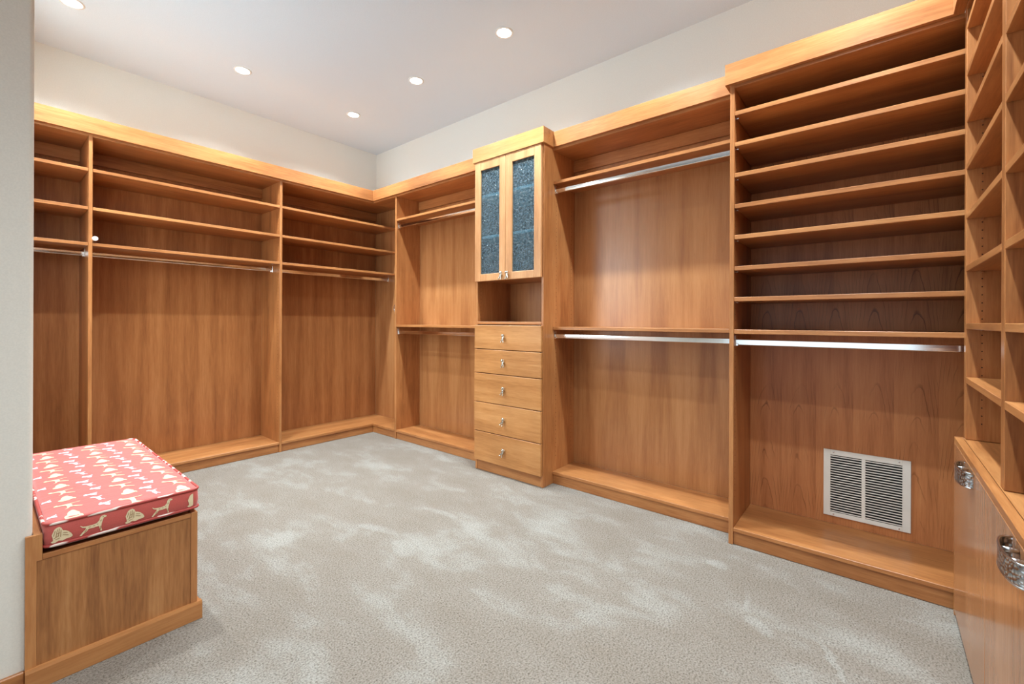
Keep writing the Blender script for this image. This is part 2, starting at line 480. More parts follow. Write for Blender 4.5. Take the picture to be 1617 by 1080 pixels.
# left wall: its end faces the camera with a rounded corner bead; a window over the bench
WT = 0.15
WY0, WY1, WZ0, WZ1 = -2.03, -0.77, 1.00, 2.32
bm = bmesh.new()
rb = 0.014
pts = [(XE - 0.1, YS + WT), (XE - 0.1, YS)]
for k in range(7):
    a = -math.pi / 2 + k * math.pi / 12
    pts.append((XL - rb + rb * math.cos(a), YS + rb + rb * math.sin(a)))
pts += [(XL, WY0), (XL - WT, WY0), (XL - WT, YS + WT)]
add_prism(bm, pts, 'z', -0.06, HC)
add_box(bm, XL - WT, XL, WY0, WY1, -0.06, WZ0, 0)
add_box(bm, XL - WT, XL, WY0, WY1, WZ1, HC, 0)
add_box(bm, XL - WT, XL, WY1, 0.1, -0.06, HC, 0)
structure(from_bm('wall_left', bm, WALLD, None))
bm = bmesh.new()
for (ya_, yb_, za_, zb_) in ((WY0 - 0.07, WY0, WZ0 - 0.07, WZ1 + 0.07), (WY1, WY1 + 0.07, WZ0 - 0.07, WZ1 + 0.07), (WY0, WY1, WZ1, WZ1 + 0.07), (WY0, WY1, WZ0 - 0.07, WZ0)):
    add_box(bm, XL + 0.0005, XL + 0.018, ya_, yb_, za_, zb_, 0.003)
for (ya_, yb_, za_, zb_) in ((WY0 + 0.0005, WY0 + 0.05, WZ0 + 0.0005, WZ1 - 0.0005), (WY1 - 0.05, WY1 - 0.0005, WZ0 + 0.0005, WZ1 - 0.0005), (WY0 + 0.05, WY1 - 0.05, WZ1 - 0.05, WZ1 - 0.0005), (WY0 + 0.05, WY1 - 0.05, WZ0 + 0.0005, WZ0 + 0.05), ((WY0 + WY1) / 2 - 0.02, (WY0 + WY1) / 2 + 0.02, WZ0 + 0.05, WZ1 - 0.05)):
    add_box(bm, XL - 0.10, XL - 0.06, ya_, yb_, za_, zb_, 0.002)
win = structure(from_bm('window_1', bm, WHITEM, None))
for (ya_, yb_) in ((WY0 + 0.05, (WY0 + WY1) / 2 - 0.02), ((WY0 + WY1) / 2 + 0.02, WY1 - 0.05)):
    box('window_pane', win, XL - 0.083, XL - 0.077, ya_, yb_, WZ0 + 0.05, WZ1 - 0.05, CLEAR, 0)
# entry side: short walls and a header around an unseen wide opening, added to let fill light in
bm = bmesh.new()
add_box(bm, XE - 0.1, XE, YF, -5.15, -0.06, HC, 0)
add_box(bm, XE - 0.1, XE, -2.95, YS, -0.06, HC, 0)
add_box(bm, XE - 0.1, XE, -5.15, -2.95, 2.30, HC, 0)
structure(from_bm('wall_entry', bm, WALLP, None))
structure(box('baseboard_left', None, XE, -2.9245, YS - 0.014, YS, 0.0, 0.069, WX, 0.003))

# ---------------------------------------------------------------- shelving
ZT = 2.484        # underside of the crowns, top of the side panels
ZD = 0.092        # top of the base decks
TP = 0.0205       # board thickness
def shelf_pins(sh, pts):
    for (c, ax) in pts:
        bm = bmesh.new(); add_disc_cyl(bm, c, ax, 0.0035, 0.012, 8)
        from_bm('shelf_pin', bm, CHROME, sh)

def oval_rod(parent, a, b, axis, other, z):
    """chrome oval rod along x or y between two panels, with a socket at each end"""
    bm = bmesh.new(); seg = 20
    prof = []
    for k in range(seg):
        t = 2 * math.pi * k / seg
        c, s = math.cos(t), math.sin(t)
        prof.append((0.0075 * c, (0.0105 if s >= 0 else -0.0105) * (1 if abs(s) > 0.01 else 0) + 0.006 * s))
    P = [(other + p, z + q) for p, q in prof]
    add_prism(bm, P, axis, a, b)
    r = from_bm('hanging_rod', bm, CHROME, parent)
    for e, sg in ((min(a, b), 1), (max(a, b), -1)):
        bm = bmesh.new()
        e0, e1 = e, e + sg * 0.016
        if axis == 'x':
            add_box(bm, e0, e1, other - 0.0115, other + 0.0115, z - 0.021, z - 0.006, 0.002)
            add_box(bm, e0, e0 + sg * 0.004, other - 0.0125, other + 0.0125, z - 0.022, z + 0.036, 0.001)
        else:
            add_box(bm, other - 0.0115, other + 0.0115, e0, e1, z - 0.021, z - 0.006, 0.002)
            add_box(bm, other - 0.0125, other + 0.0125, e0, e0 + sg * 0.004, z - 0.022, z + 0.036, 0.001)
        from_bm('rod_socket', bm, CHROME, r)
    return r

def pin_holes(parent, face, axis, us, z0, z1, sgn):
    """column of small drilled holes on a panel face; axis = normal axis, us = depth positions"""
    bm = bmesh.new()
    for u in us:
        z = z0
        while z < z1:
            c = (face, u, z) if axis == 'x' else (u, face, z)
            d = (sgn, 0, 0) if axis == 'x' else (0, sgn, 0)
            c = Vector(c) - Vector(d) * 0.002
            add_tube(bm, [c, c + Vector(d) * 0.0024], 0.0028, 6)
            z += 0.032
    o = from_bm('pin_holes', bm, HOLE, parent)
    o['kind'] = 'stuff'
    return o

A = -0.425; B = -0.312; B3 = -0.425
AX1, AX2 = (-2.541, -2.520), (-1.277, -1.256)
BY1 = (-0.812, -0.8375)      # corner partition (far face, near face)
TY0, TY1 = -2.080, -2.757    # drawer tower
PY3 = (-3.988, -4.010)       # partition between the hanging bay and the tall shelves
A_SH = (2.243, 1.978, 1.731)

# --- back wall run, three units
def a_bay(name, label, x0, x1):
    return thing(name, ((x0 + x1) / 2, A / 2, 0), label, 'shelving unit')

def a_common(t, x0, x1, deck_x1=None):
    box('back_panel', t, x0, x1, -0.013, -0.001, ZD, ZT, VEN_A, 0)
    box('top_panel', t, x0, x1, A, -0.013, ZT - 0.022, ZT - 0.001, WX)
    box('nailer_rail', t, x0, x1, -0.032, -0.0135, 2.372, ZT - 0.023, WX)
    for z in A_SH:
        s = box('shelf', t, x0 + 0.0008, x1 - 0.0008, A, -0.014, z - 0.021, z, WX)
    oval_rod(t, x0, x1, 'x', -0.265, 1.668)

n0 = a_bay('shelving_unit', 'narrow cherry shelving bay beside the white wall end, partly hidden behind it', XL, AX1[0])
a_common(n0, XL + 0.021, AX1[0])
box('side_panel', n0, XL + 0.001, XL + 0.0205, A, -0.001, 0.001, ZT - 0.001, WZ)
box('partition', n0, AX1[0] + 0.0005, AX1[1], A, -0.001, 0.001, ZT - 0.001, WZ)
box('base_deck', n0, XL + 0.021, AX1[0], A, -0.0135, ZD - 0.02, ZD, WX)
box('toe_board', n0, XL + 0.021, AX1[0], A + 0.012, A + 0.03, 0.001, ZD - 0.0205, WX)

n1 = a_bay('shelving_unit', 'wide cherry hanging bay with three shelves behind the cushioned bench', AX1[1], AX2[1])
a_common(n1, AX1[1] + 0.0005, AX2[0])
box('partition', n1, AX2[0] + 0.0005, AX2[1], A, -0.001, 0.001, ZT - 0.001, WZ)
box('base_deck', n1, AX1[1] + 0.0005, AX2[0], A, -0.0135, ZD - 0.02, ZD, WX)
box('toe_board', n1, AX1[1] + 0.0005, AX2[0], A + 0.012, A + 0.03, 0.001, ZD - 0.0205, WX)
pin_holes(n1, AX2[0], 'x', (A + 0.037,), 0.25, 2.30, -1)

n2 = a_bay('shelving_unit', 'cherry hanging bay with three shelves filling the far room corner', AX2[1], 0)
a_common(n2, AX2[1] + 0.0005, -0.0135)
box('side_panel', n2, -0.013, -0.001, BY1[0], -0.0135, ZD, ZT, VEN_B, 0)
bm = bmesh.new()   # L-shaped deck and toe
add_prism(bm, [(AX2[1] + 0.0005, A), (B, A), (B, BY1[0] + 0.0005), (-0.0135, BY1[0] + 0.0005), (-0.0135, -0.0135), (AX2[1] + 0.0005, -0.0135)], 'z', ZD - 0.02, ZD)
from_bm('base_deck', bm, WX, n2)
box('toe_board', n2, AX2[1] + 0.0005, B + 0.028, A + 0.012, A + 0.03, 0.001, ZD - 0.0205, WX)
box('toe_board', n2, B + 0.01, B + 0.028, BY1[0] + 0.0005, A + 0.0115, 0.001, ZD - 0.0205, WY)
box('top_panel', n2, B, -0.0135, BY1[0] + 0.0005, A - 0.0005, ZT - 0.022, ZT - 0.001, WY)

# --- right wall, hanging bay next to the corner
def b_bay(label, y0, y1, x):
    return thing('shelving_unit', (x / 2, (y0 + y1) / 2, 0), label, 'shelving unit')

h1 = b_bay('cherry double-hanging bay between the far corner and the drawer tower', BY1[0], TY0, B)
box('partition', h1, B, -0.001, BY1[1], BY1[0], 0.001, ZT - 0.001, WZ)
y0, y1 = BY1[1] - 0.0005, TY0 + 0.0005
box('back_panel', h1, -0.013, -0.001, y1, y0, ZD, ZT, VEN_B, 0)
box('top_panel', h1, B, -0.013, y1, y0, ZT - 0.022, ZT - 0.001, WY)
box('nailer_rail', h1, -0.032, -0.0135, y1, y0, 2.372, ZT - 0.023, WY)
for z in (2.235, 1.160):
    box('shelf', h1, B, -0.014, y1 + 0.0008, y0 - 0.0008, z - 0.021, z, WY)
oval_rod(h1, y1, y0, 'y', -0.282, 2.163)
oval_rod(h1, y1, y0, 'y', -0.282, 1.086)
box('base_deck', h1, B, -0.0135, y1, y0, ZD - 0.02, ZD, WY)
box('toe_board', h1, B + 0.01, B + 0.028, y1, y0, 0.001, ZD - 0.0205, WY)

# --- right wall, wide double-hanging bay
h2 = b_bay('wide cherry double-hanging bay between the drawer tower and tall shelves', TY1, PY3[0], B)
y0, y1 = TY1 - 0.0005, PY3[0] + 0.0005
box('back_panel', h2, -0.013, -0.001, y1, y0, ZD, ZT, VEN_B, 0)
box('top_panel', h2, B, -0.013, y1, y0, ZT - 0.022, ZT - 0.001, WY)
box('nailer_rail', h2, -0.032, -0.0135, y1, y0, 2.372, ZT - 0.023, WY)
for z in (2.235, 1.160):
    box('shelf', h2, B, -0.014, y1 + 0.0008, y0 - 0.0008, z - 0.021, z, WY)
oval_rod(h2, y1, y0, 'y', -0.282, 2.168)
oval_rod(h2, y1, y0, 'y', -0.282, 1.092)
box('base_deck', h2, B, -0.0135, y1, y0, ZD - 0.02, ZD, WY)
box('toe_board', h2, B + 0.01, B + 0.028, y1, y0, 0.001, ZD - 0.0205, WY)

# --- right wall, tall shelf unit with the vent
YC = -4.853                   # face of the hamper cabinet
CX1 = -0.445                  # left end of the near run
h3 = b_bay('tall deep cherry shelf unit with seven close shelves above a rod and wall vent', PY3[0], -5.0, B3)
box('partition', h3, B3, -0.001, PY3[1], PY3[0], 0.001, ZT - 0.001, WZ)
y0, y1 = PY3[1] - 0.0005, YF + 0.001
box('back_panel', h3, -0.013, -0.001, y1, y0, ZD, ZT, VEN_C, 0)
box('top_panel', h3, B3, -0.013, y1, y0, ZT - 0.022, ZT - 0.001, WY)
for z in (2.335, 2.168, 2.002, 1.835, 1.668, 1.500, 1.334, 1.160):
    s = box('shelf', h3, B3, -0.014, y1 + 0.0008, y0 - 0.0008, z - 0.0225, z, WY)
    if z > 1.2:
        shelf_pins(s, [((B3 + 0.037, y0 + 0.0003, z - 0.0265), (0, -1, 0))])
oval_rod(h3, y1, y0, 'y', -0.385, 1.092)
box('base_deck', h3, B3, -0.0135, y1, y0, ZD - 0.02, ZD, WY)
box('toe_board', h3, B3 + 0.01, B3 + 0.028, y1, y0, 0.001, ZD - 0.0205, WY)
pin_holes(h3, PY3[1], 'y', (B3 + 0.037,), 0.25, 2.42, -1)

# ---------------------------------------------------------------- crowns
def crown(name, label, boxes, parent=None):
    bm = bmesh.new()
    for b_ in boxes: add_prism(bm, b_[0], 'z', b_[1], b_[2])
    o = from_bm(name, bm, b_[3] if len(b_) > 3 else WX, parent)
    if label: tag(o, label, 'crown molding')
    return o
CT = 2.590
aF, bF = A - 0.022, B - 0.022
crown('crown_molding', 'long cherry crown board topping the shelving on the far wall',
      [([(XL + 0.001, aF), (bF, aF), (B, A), (XL + 0.001, A)], ZT - 0.004, CT, WX)])
crown('crown_molding', 'short cherry crown board between the far corner and the glass-door tower',
      [([(bF, aF - 0.0003), (bF, -2.0655), (B, -2.0655), (B, A - 0.0003)], ZT - 0.004, CT, WY)])
crown('crown_molding', 'cherry crown board between the glass-door tower and the tall shelves',
      [([(bF, -2.772), (bF, -3.966), (B, -3.966), (B, -2.772)], ZT - 0.004, CT, WY)])
cF = B3 - 0.022
yCR = -4.846                 # face of the near run's crown
crown('crown_molding', 'cherry crown board over the tall shelf unit, set forward of its neighbour', [([(cF, -3.967), (cF, yCR), (B3 - 0.0003, yCR - 0.02), (B3 - 0.0003, -3.985), (B - 0.0005, -3.985), (B - 0.0005, -3.967)], ZT - 0.004, CT, WY)])

# ---------------------------------------------------------------- drawer tower
TX = -0.430
tw = thing('drawer_tower', (TX / 2, (TY0 + TY1) / 2, 0), 'cherry tower with two glass doors, open niche and five drawers', 'cabinet')
for (a, b) in ((TY0 - 0.020, TY0), (TY1, TY1 + 0.020)):
    box('side_panel', tw, TX, -0.001, a, b, 0.001, ZT - 0.001, WZ)
ya, yb = TY1 + 0.0205, TY0 - 0.0205
box('back_panel', tw, -0.013, -0.001, ya, yb, 0.08, ZT - 0.001, VEN_B, 0)
box('top_panel', tw, TX, -0.0135, ya, yb, ZT - 0.022, ZT - 0.001, WY)
box('cabinet_floor', tw, TX, -0.0135, ya, yb, 1.527, 1.549, WY)
box('niche_floor', tw, TX - 0.003, -0.0135, ya, yb, 1.176, 1.196, WY)
box('toe_board', tw, TX + 0.004, TX + 0.022, ya, yb, 0.001, 0.082, WY)
for z in (1.858, 2.188):
    box('shelf', tw, TX - 0.0065, -0.0135, ya + 0.0008, yb - 0.0008, z, z + 0.022, PALE)
pin_holes(tw, TY1, 'y', (-0.27, -0.06), 0.20, 2.10, -1)
pin_holes(tw, yb, 'y', (TX + 0.037,), 1.22, 1.52, -1)

def dog_knob(parent, x, y, z, lean, s=1.0):
    """small cast seated-dog knob"""
    bm = bmesh.new()
    R = Matrix.Rotation(lean, 3, 'X')
    def P(a, b, c): return Vector((x, y, z)) + R @ Vector((a * s, b * s, c * s))
    add_tube(bm, [P(0, 0, 0), P(-0.012, 0, 0)], 0.007 * s, 10)
    add_ellipsoid(bm, P(-0.016, 0, -0.002), (0.010 * s, 0.011 * s, 0.017 * s), R)
    add_ellipsoid(bm, P(-0.019, 0.002, 0.018), (0.010 * s, 0.0095 * s, 0.0095 * s), R)
    add_ellipsoid(bm, P(-0.029, 0.002, 0.015), (0.006 * s, 0.0045 * s, 0.0042 * s), R)
    for sg in (-1, 1):
        add_ellipsoid(bm, P(-0.016, 0.002 + sg * 0.010, 0.018), (0.003 * s, 0.0032 * s, 0.0085 * s), R, 8, 6)
        add_ellipsoid(bm, P(-0.022, sg * 0.0075, -0.017), (0.0045 * s, 0.0045 * s, 0.013 * s), R @ Matrix.Rotation(sg * 0.25, 3, 'X'), 8, 6)
        add_ellipsoid(bm, P(-0.025, sg * 0.0105, -0.028), (0.006 * s, 0.0048 * s, 0.004 * s), R, 8, 6)
    o = from_bm('knob', bm, PEWTER, parent, smooth=True)
    md = o.modifiers.new('remesh', 'REMESH'); md.mode = 'VOXEL'; md.voxel_size = 0.0013; md.use_smooth_shade = True
    o['label'] = 'pewter knob cast as a small seated dog'
    return o

zs = [1.171, 0.978, 0.787, 0.554, 0.320, 0.082]
for i in range(5):
    d = box('drawer', tw, TX - 0.022, TX - 0.001, TY1 + 0.006, TY0 - 0.006, zs[i + 1] + 0.0025, zs[i] - 0.0025, EDGE, 0.0025)
    dog_knob(d, TX - 0.022, -2.405, (zs[i] + zs[i + 1]) / 2 - 0.003, (0.05, -0.1, 0.15, 0.3, 0.35)[i], 1.1)

def glass_door(ya, yb, knob_y):
    """ya < yb; frame members mitred into one frame, pane and knob as children"""
    xf, xb = TX - 0.022, TX - 0.001
    z0, z1 = 1.519, 2.4795
    st, rt, rbm = 0.062, 0.072, 0.056
    bm = bmesh.new()
    add_box(bm, xf, xb, ya, ya + st, z0, z1, 0.002)
    add_box(bm, xf, xb, yb - st, yb, z0, z1, 0.002)
    add_box(bm, xf + 0.0004, xb, ya + st, yb - st, z0, z0 + rbm, 0.002)
    add_box(bm, xf + 0.0004, xb, ya + st, yb - st, z1 - rt, z1, 0.002)
    d = from_bm('door', bm, DOORW, tw)
    g = box('glass_pane', d, xf + 0.010, xf + 0.015, ya + st - 0.005, yb - st + 0.005, z0 + rbm - 0.005, z1 - rt + 0.005, GLASS, 0)
    g['label'] = 'blue-grey hammered glass pane'
    dog_knob(d, xf, knob_y, z0 + 0.034, 0.1 if knob_y > -2.41 else -0.15, 1.1)
ymid = -2.411
glass_door(ymid + 0.0015, TY0 - 0.005, ymid + 0.031)
glass_door(TY1 + 0.012, ymid - 0.0015, ymid - 0.031)
crown('crown_molding', None, [([(TX - 0.028, -2.064), (TX - 0.028, -2.771), (B - 0.0005, -2.771), (B - 0.0005, TY1 - 0.0005), (TX - 0.0003, TY1 - 0.0005), (TX - 0.0003, TY0 + 0.0005), (B - 0.0005, TY0 + 0.0005), (B - 0.0005, -2.064)], ZT - 0.003, CT + 0.004, EDGE)], tw)

# ---------------------------------------------------------------- near run: upper shelf units over hampers
YU = -4.881
C_SH = (2.405, 2.214, 2.029, 1.838, 1.640, 1.430, 1.200, 0.983)
TC = 0.045
ZL = 0.732                    # top of the hamper cabinet
CPX = [(-0.490, -0.445), (-1.195, -1.150), (-1.925, -1.880), (-2.655, -2.610)]
labels = ['cherry shelf unit nearest the vent, with many adjustable shelves above the hampers',
          'cherry shelf unit at the right edge of the photo above the nearer hamper front',
          'cherry shelf unit beyond the right edge of the photo']
for i in range(3):
    xr = CPX[i][0] - 0.0005; xl = CPX[i + 1][1] + 0.0005
    t = thing('shelving_unit', ((xl + xr) / 2, YU - 0.18, ZL), labels[i], 'shelving unit')
    box('side_panel', t, CPX[i][0], CPX[i][1], YF + 0.001, YU, ZL + 0.001, ZT - 0.001, WZ)
    if i == 2:
        box('side_panel', t, CPX[3][0], CPX[3][1], YF + 0.001, YU, ZL + 0.001, ZT - 0.001, WZ)
    box('back_panel', t, xl, xr, YF + 0.001, YF + 0.012, ZL + 0.001, ZT - 0.001, VEN_A, 0)
    box('top_panel', t, xl, xr, YF + 0.013, YU, ZT - 0.022, ZT - 0.001, WX)
    for z in C_SH:
        s = box('shelf', t, xl + 0.0008, xr - 0.0008, YF + 0.0125, YU, z - 0.024, z, WX)
        shelf_pins(s, [((xr + 0.0003, YU - 0.045, z - 0.029), (-1, 0, 0))])
    pin_holes(t, xr + 0.0005, 'x', (YU - 0.045,), 0.80, 2.42, -1)
crown('crown_molding', 'cherry crown board over the near shelf run, meeting the tall unit at an inside corner',
      [([(CPX[3][0], yCR), (cF - 0.0005, yCR), (B3 - 0.001, yCR - 0.02), (B3 - 0.001, YU + 0.0003), (CPX[3][0], YU + 0.0003)], ZT - 0.004, CT, WX)])

hm = thing('hamper_cabinet', (-1.55, (YC + YF) / 2, 0), 'low cherry hamper cabinet with wide pulls running along the right edge', 'cabinet')
box('end_panel', hm, CPX[0][1] - 0.02, CPX[0][1] - 0.0008, YF + 0.001, YC, 0.001, ZL, WZ)
box('end_panel', hm, CPX[3][0], CPX[3][0] + 0.02, YF + 0.001, YC, 0.001, ZL, WZ)
box('ledge_top', hm, CPX[3][0] + 0.0205, CPX[0][1] - 0.0205, YF + 0.001, YU + 0.0015, ZL - 0.022, ZL - 0.0005, WX)
box('front_lip', hm, CPX[3][0] + 0.0205, CPX[0][1] - 0.0205, YU + 0.0035, YC - 0.0005, ZL - 0.022, ZL, WX)
box('toe_board', hm, CPX[3][0] + 0.0205, CPX[0][1] - 0.0205, YC - 0.07, YC - 0.05, 0.001, 0.075, WX)
box('bottom_panel', hm, CPX[3][0] + 0.0205, CPX[0][1] - 0.0205, YF + 0.001, YC - 0.025, 0.076, 0.095, WX)
edges = [CPX[0][1] - 0.021, -1.135, -1.868, CPX[3][0] + 0.021]
def strap_pull(parent, x0, x1, z0, z1, proj):
    """wide embossed strap bent back to the front at both ends"""
    bm = bmesh.new()
    yb = YC
    path = []
    for k in range(21):
        t = math.pi * k / 20
        path.append(((x0 + x1) / 2 + (x1 - x0) / 2 * math.cos(t), yb + 0.002 + (proj - 0.002) * math.sin(t) ** 0.75))
    th = 0.003
    n = len(path); out, inn = [], []
    for i, p in enumerate(path):
        a = Vector(path[max(0, i - 1)]); b = Vector(path[min(n - 1, i + 1)])
        t = (b - a).normalized(); nn = Vector((t.y, -t.x))
        out.append(Vector(p) + nn * th / 2); inn.append(Vector(p) - nn * th / 2)
    poly = out + inn[::-1]
    vs = [[bm.verts.new((q.x, q.y, z)) for q in poly] for z in (z0, z1)]
    m_ = len(poly)
    for i in range(m_): bm.faces.new((vs[0][i], vs[0][(i + 1) % m_], vs[1][(i + 1) % m_], vs[1][i]))
    for L_ in vs:
        for i in range(n - 1): bm.faces.new((L_[i], L_[i + 1], L_[m_ - 2 - i], L_[m_ - 1 - i]))
    o = from_bm('pull', bm, EMBOSS, parent)
    o['label'] = 'silver strap pull with an embossed weave'
    # rolled rims (they belong to the strap) and the two mounting posts
    bm = bmesh.new()
    for z in (z0, z1):
        add_tube(bm, [(q[0], q[1], z) for q in path], 0.0026, 8)
    for xx in (x0 + 0.055, x1 - 0.055):
        add_tube(bm, [(xx, yb - 0.0005, z1 - 0.012), (xx, yb + proj * 0.93, z1 - 0.012)], 0.006, 12)
    return from_bm('pull_rim', bm, NICKEL, parent, smooth=True)
for i in range(3):
    f_ = box('hamper_front', hm, edges[i + 1] + 0.002, edges[i] - 0.0005 if i == 0 else edges[i] - 0.002, YC - 0.0205, YC, 0.022, ZL - 0.0235, wood('cherry_hamper_front_%d' % i, 'z', (150, 96, 60), (176, 120, 80), (190, 136, 96), 0.2) if i == 0 else bpy.data.materials['cherry_hamper_front_0'])
    strap_pull(f_, *((-0.935, -0.762), (-1.660, -1.487), (-2.340, -2.167))[i], 0.655, 0.703, 0.034)

# ---------------------------------------------------------------- bench
XB0, XB1 = -2.9245, -2.457
YB0, YB1 = -2.5015, -1.345
XW = XL + 0.001                # against the left wall
be = thing('storage_bench', ((XW + XB1) / 2, (YB0 + YB1) / 2, 0), 'low cherry storage bench built against the end of the white wall', 'bench')
yp = YB0 + 0.012               # back of the end panel
zb = 0.430
# frame and panel end facing the doorway
bm = bmesh.new()
add_prism(bm, [(XB0, 0.07), (-2.899, 0.07), (-2.899, zb - 0.018), (-2.886, zb - 0.018), (-2.886, 0.497), (XB0, 0.497)], 'y', YB0, yp)
from_bm('stile', bm, WZ, be)
box('stile', be, XB1 - 0.022, XB1, YB0, yp, 0.07, zb, WZ, 0.001)
box('rail', be, -2.8855, XB1 - 0.0225, YB0, yp, zb - 0.0175, zb, WX, 0.001)
box('end_panel', be, -2.8985, XB1 - 0.0225, YB0 + 0.003, yp, 0.07, zb - 0.018, wood('cherry_bench_panel', 'z', (124, 76, 42), (166, 110, 64), (194, 140, 90), 0.4), 0)
box('side_board', be, XW, -2.886, yp + 0.0005, YB1, 0.072, 0.497, WY)
box('front_panel', be, XB1 - 0.02, XB1, yp + 0.0005, YB1 - 0.0205, 0.07, zb, WZ)
box('back_panel', be, XW + 0.021, XB1, YB1 - 0.02, YB1, 0.07, zb, WZ)
box('seat_board', be, -2.8855, XB1 - 0.0205, yp + 0.0005, YB1 - 0.0205, zb - 0.028, zb - 0.006, WY)
bm = bmesh.new()
yo, xo = YB0 - 0.012, XB1 + 0.014
for (p0, p1) in (((XB0, yo), (xo, yp)),):
    add_prism(bm, [(yo, 0.001), (yo, 0.060), (yo + 0.004, 0.070), (yp, 0.070), (yp, 0.001)], 'x', XB0, xo)
add_prism(bm, [(xo, 0.001), (xo, 0.060), (xo - 0.004, 0.070), (XB1 - 0.02, 0.070), (XB1 - 0.02, 0.001)], 'y', yp, YB1)
from_bm('base_molding', bm, WX, be)

# ---------------------------------------------------------------- cushion
CXa, CXb, CYa, CYb = -2.8825, -2.4545, -2.5065, -1.355
CZ0 = 0.4305
RINGS = [(0.000, 0.075), (0.000, 0.045), (0.006, 0.022), (0.014, 0.008), (0.022, 0.000), (0.050, -0.003), (0.084, -0.001), (0.094, 0.004), (0.099, 0.014),
         (0.103, 0.040), (0.106, 0.080), (0.108, 0.130), (0.109, 0.190)]
def outline(inset, rc=0.022, per=5):
    x0, x1, y0, y1 = CXa + inset, CXb - inset, CYa + inset, CYb - inset
    r = max(0.002, rc - inset * 0.3)
    out = []
    for (cx, cy, a0) in ((x1 - r, y0 + r, -90), (x1 - r, y1 - r, 0), (x0 + r, y1 - r, 90), (x0 + r, y0 + r, 180)):
        for k in range(per + 1):
            a = math.radians(a0 + 90 * k / per)
            out.append((cx + r * math.cos(a), cy + r * math.sin(a)))
    return out
def topz(x, y):
    d = min(x - CXa, CXb - x, y - CYa, CYb - y)
    pr = RINGS[7:]
    for (za, ia), (zc, ic) in zip(pr, pr[1:]):
        if d <= ic: return CZ0 + za + (zc - za) * (d - ia) / (ic - ia)
    return CZ0 + pr[-1][0]
cu = thing('seat_cushion', ((CXa + CXb) / 2, (CYa + CYb) / 2, CZ0), 'brick red box cushion printed with dogs, lying on the wooden bench', 'cushion')
bm = bmesh.new()
rings = [[bm.verts.new((x, y, CZ0 + z)) for (x, y) in outline(i)] for (z, i) in RINGS]
n = len(rings[0])
for Ra, Rb in zip(rings, rings[1:]):
    for k in range(n): bm.faces.new((Ra[k], Ra[(k + 1) % n], Rb[(k + 1) % n], Rb[k]))
bm.faces.new(rings[0][::-1]); bm.faces.new(rings[-1])
from_bm('cushion_body', bm, RED, cu, smooth=True)
for zz, ins in ((0.093, -0.001), (0.021, -0.001)):
    bm = bmesh.new()
    add_tube(bm, [(x, y, CZ0 + zz) for (x, y) in outline(ins)], 0.0048, 8, closed=True)
    from_bm('piping', bm, PIPE, cu, smooth=True)

POINTER = [(0.00, 0.02), (0.10, 0.20), (0.20, 0.33), (0.24, 0.44), (0.10, 0.50), (0.02, 0.62), (0.05, 0.63), (0.13, 0.55), (0.26, 0.53), (0.45, 0.52), (0.62, 0.56),
           (0.72, 0.70), (0.74, 0.84), (0.80, 0.93), (0.90, 0.96), (1.00, 0.88), (0.98, 0.82), (0.88, 0.80), (0.84, 0.62), (0.80, 0.45), (0.79, 0.22), (0.82, 0.02), (0.76, 0.02), (0.73, 0.20), (0.70, 0.36),
           (0.50, 0.33), (0.33, 0.34), (0.28, 0.24), (0.14, 0.10), (0.07, 0.00)]
FLUFFY = [(0.00, 0.10), (0.10, 0.16), (0.08, 0.34), (0.04, 0.50), (0.10, 0.66), (0.16, 0.80), (0.26, 0.88), (0.38, 0.90), (0.48, 0.82), (0.54, 0.66), (0.66, 0.62), (0.80, 0.52), (0.92, 0.38), (1.00, 0.20), (0.92, 0.12), (0.70, 0.10),
          (0.52, 0.04), (0.36, 0.10), (0.22, 0.02), (0.08, 0.02)]
RUNNER = [(0.00, 0.30), (0.14, 0.40), (0.26, 0.42), (0.42, 0.50), (0.60, 0.52), (0.74, 0.62), (0.82, 0.78), (0.92, 0.80), (1.00, 0.68), (0.92, 0.60), (0.84, 0.50), (0.98, 0.34), (1.00, 0.26), (0.92, 0.28), (0.78, 0.38), (0.60, 0.32), (0.44, 0.28), (0.30, 0.26), (0.16, 0.10), (0.08, 0.08), (0.18, 0.28), (0.06, 0.24)]
SITTER = [(0.10, 0.04), (0.16, 0.30), (0.30, 0.52), (0.34, 0.72), (0.30, 0.86), (0.40, 0.98), (0.54, 0.96), (0.70, 0.88), (0.68, 0.78), (0.58, 0.74), (0.62, 0.50), (0.66, 0.26), (0.76, 0.06), (0.60, 0.04), (0.54, 0.22), (0.44, 0.20), (0.40, 0.04)]
def motif(bm, poly, place):
    vs = [bm.verts.new(place(u, v)) for (u, v) in poly]
    es = [bm.edges.new((vs[i], vs[(i + 1) % len(vs)])) for i in range(len(vs))]
    return bmesh.ops.triangle_fill(bm, use_beauty=True, use_dissolve=False, edges=es)
def on_top(cx, cy, w, h, ang=0.0):
    def f(u, v):
        x, y = (u - 0.5) * w, (v - 0.5) * h
        x, y = x * math.cos(ang) - y * math.sin(ang), x * math.sin(ang) + y * math.cos(ang)
        x = min(max(cx + x, CXa + 0.006), CXb - 0.006); y = min(max(cy + y, CYa + 0.006), CYb - 0.006)
        return (x, y, topz(x, y) + 0.0011)
    return f
tan_bm, lil_bm = bmesh.new(), bmesh.new()
pitch = 0.094
cols = [(-2.818, 0), (-2.738, 1), (-2.658, 0), (-2.588, 1), (-2.511, 0)]
Q = math.pi / 2
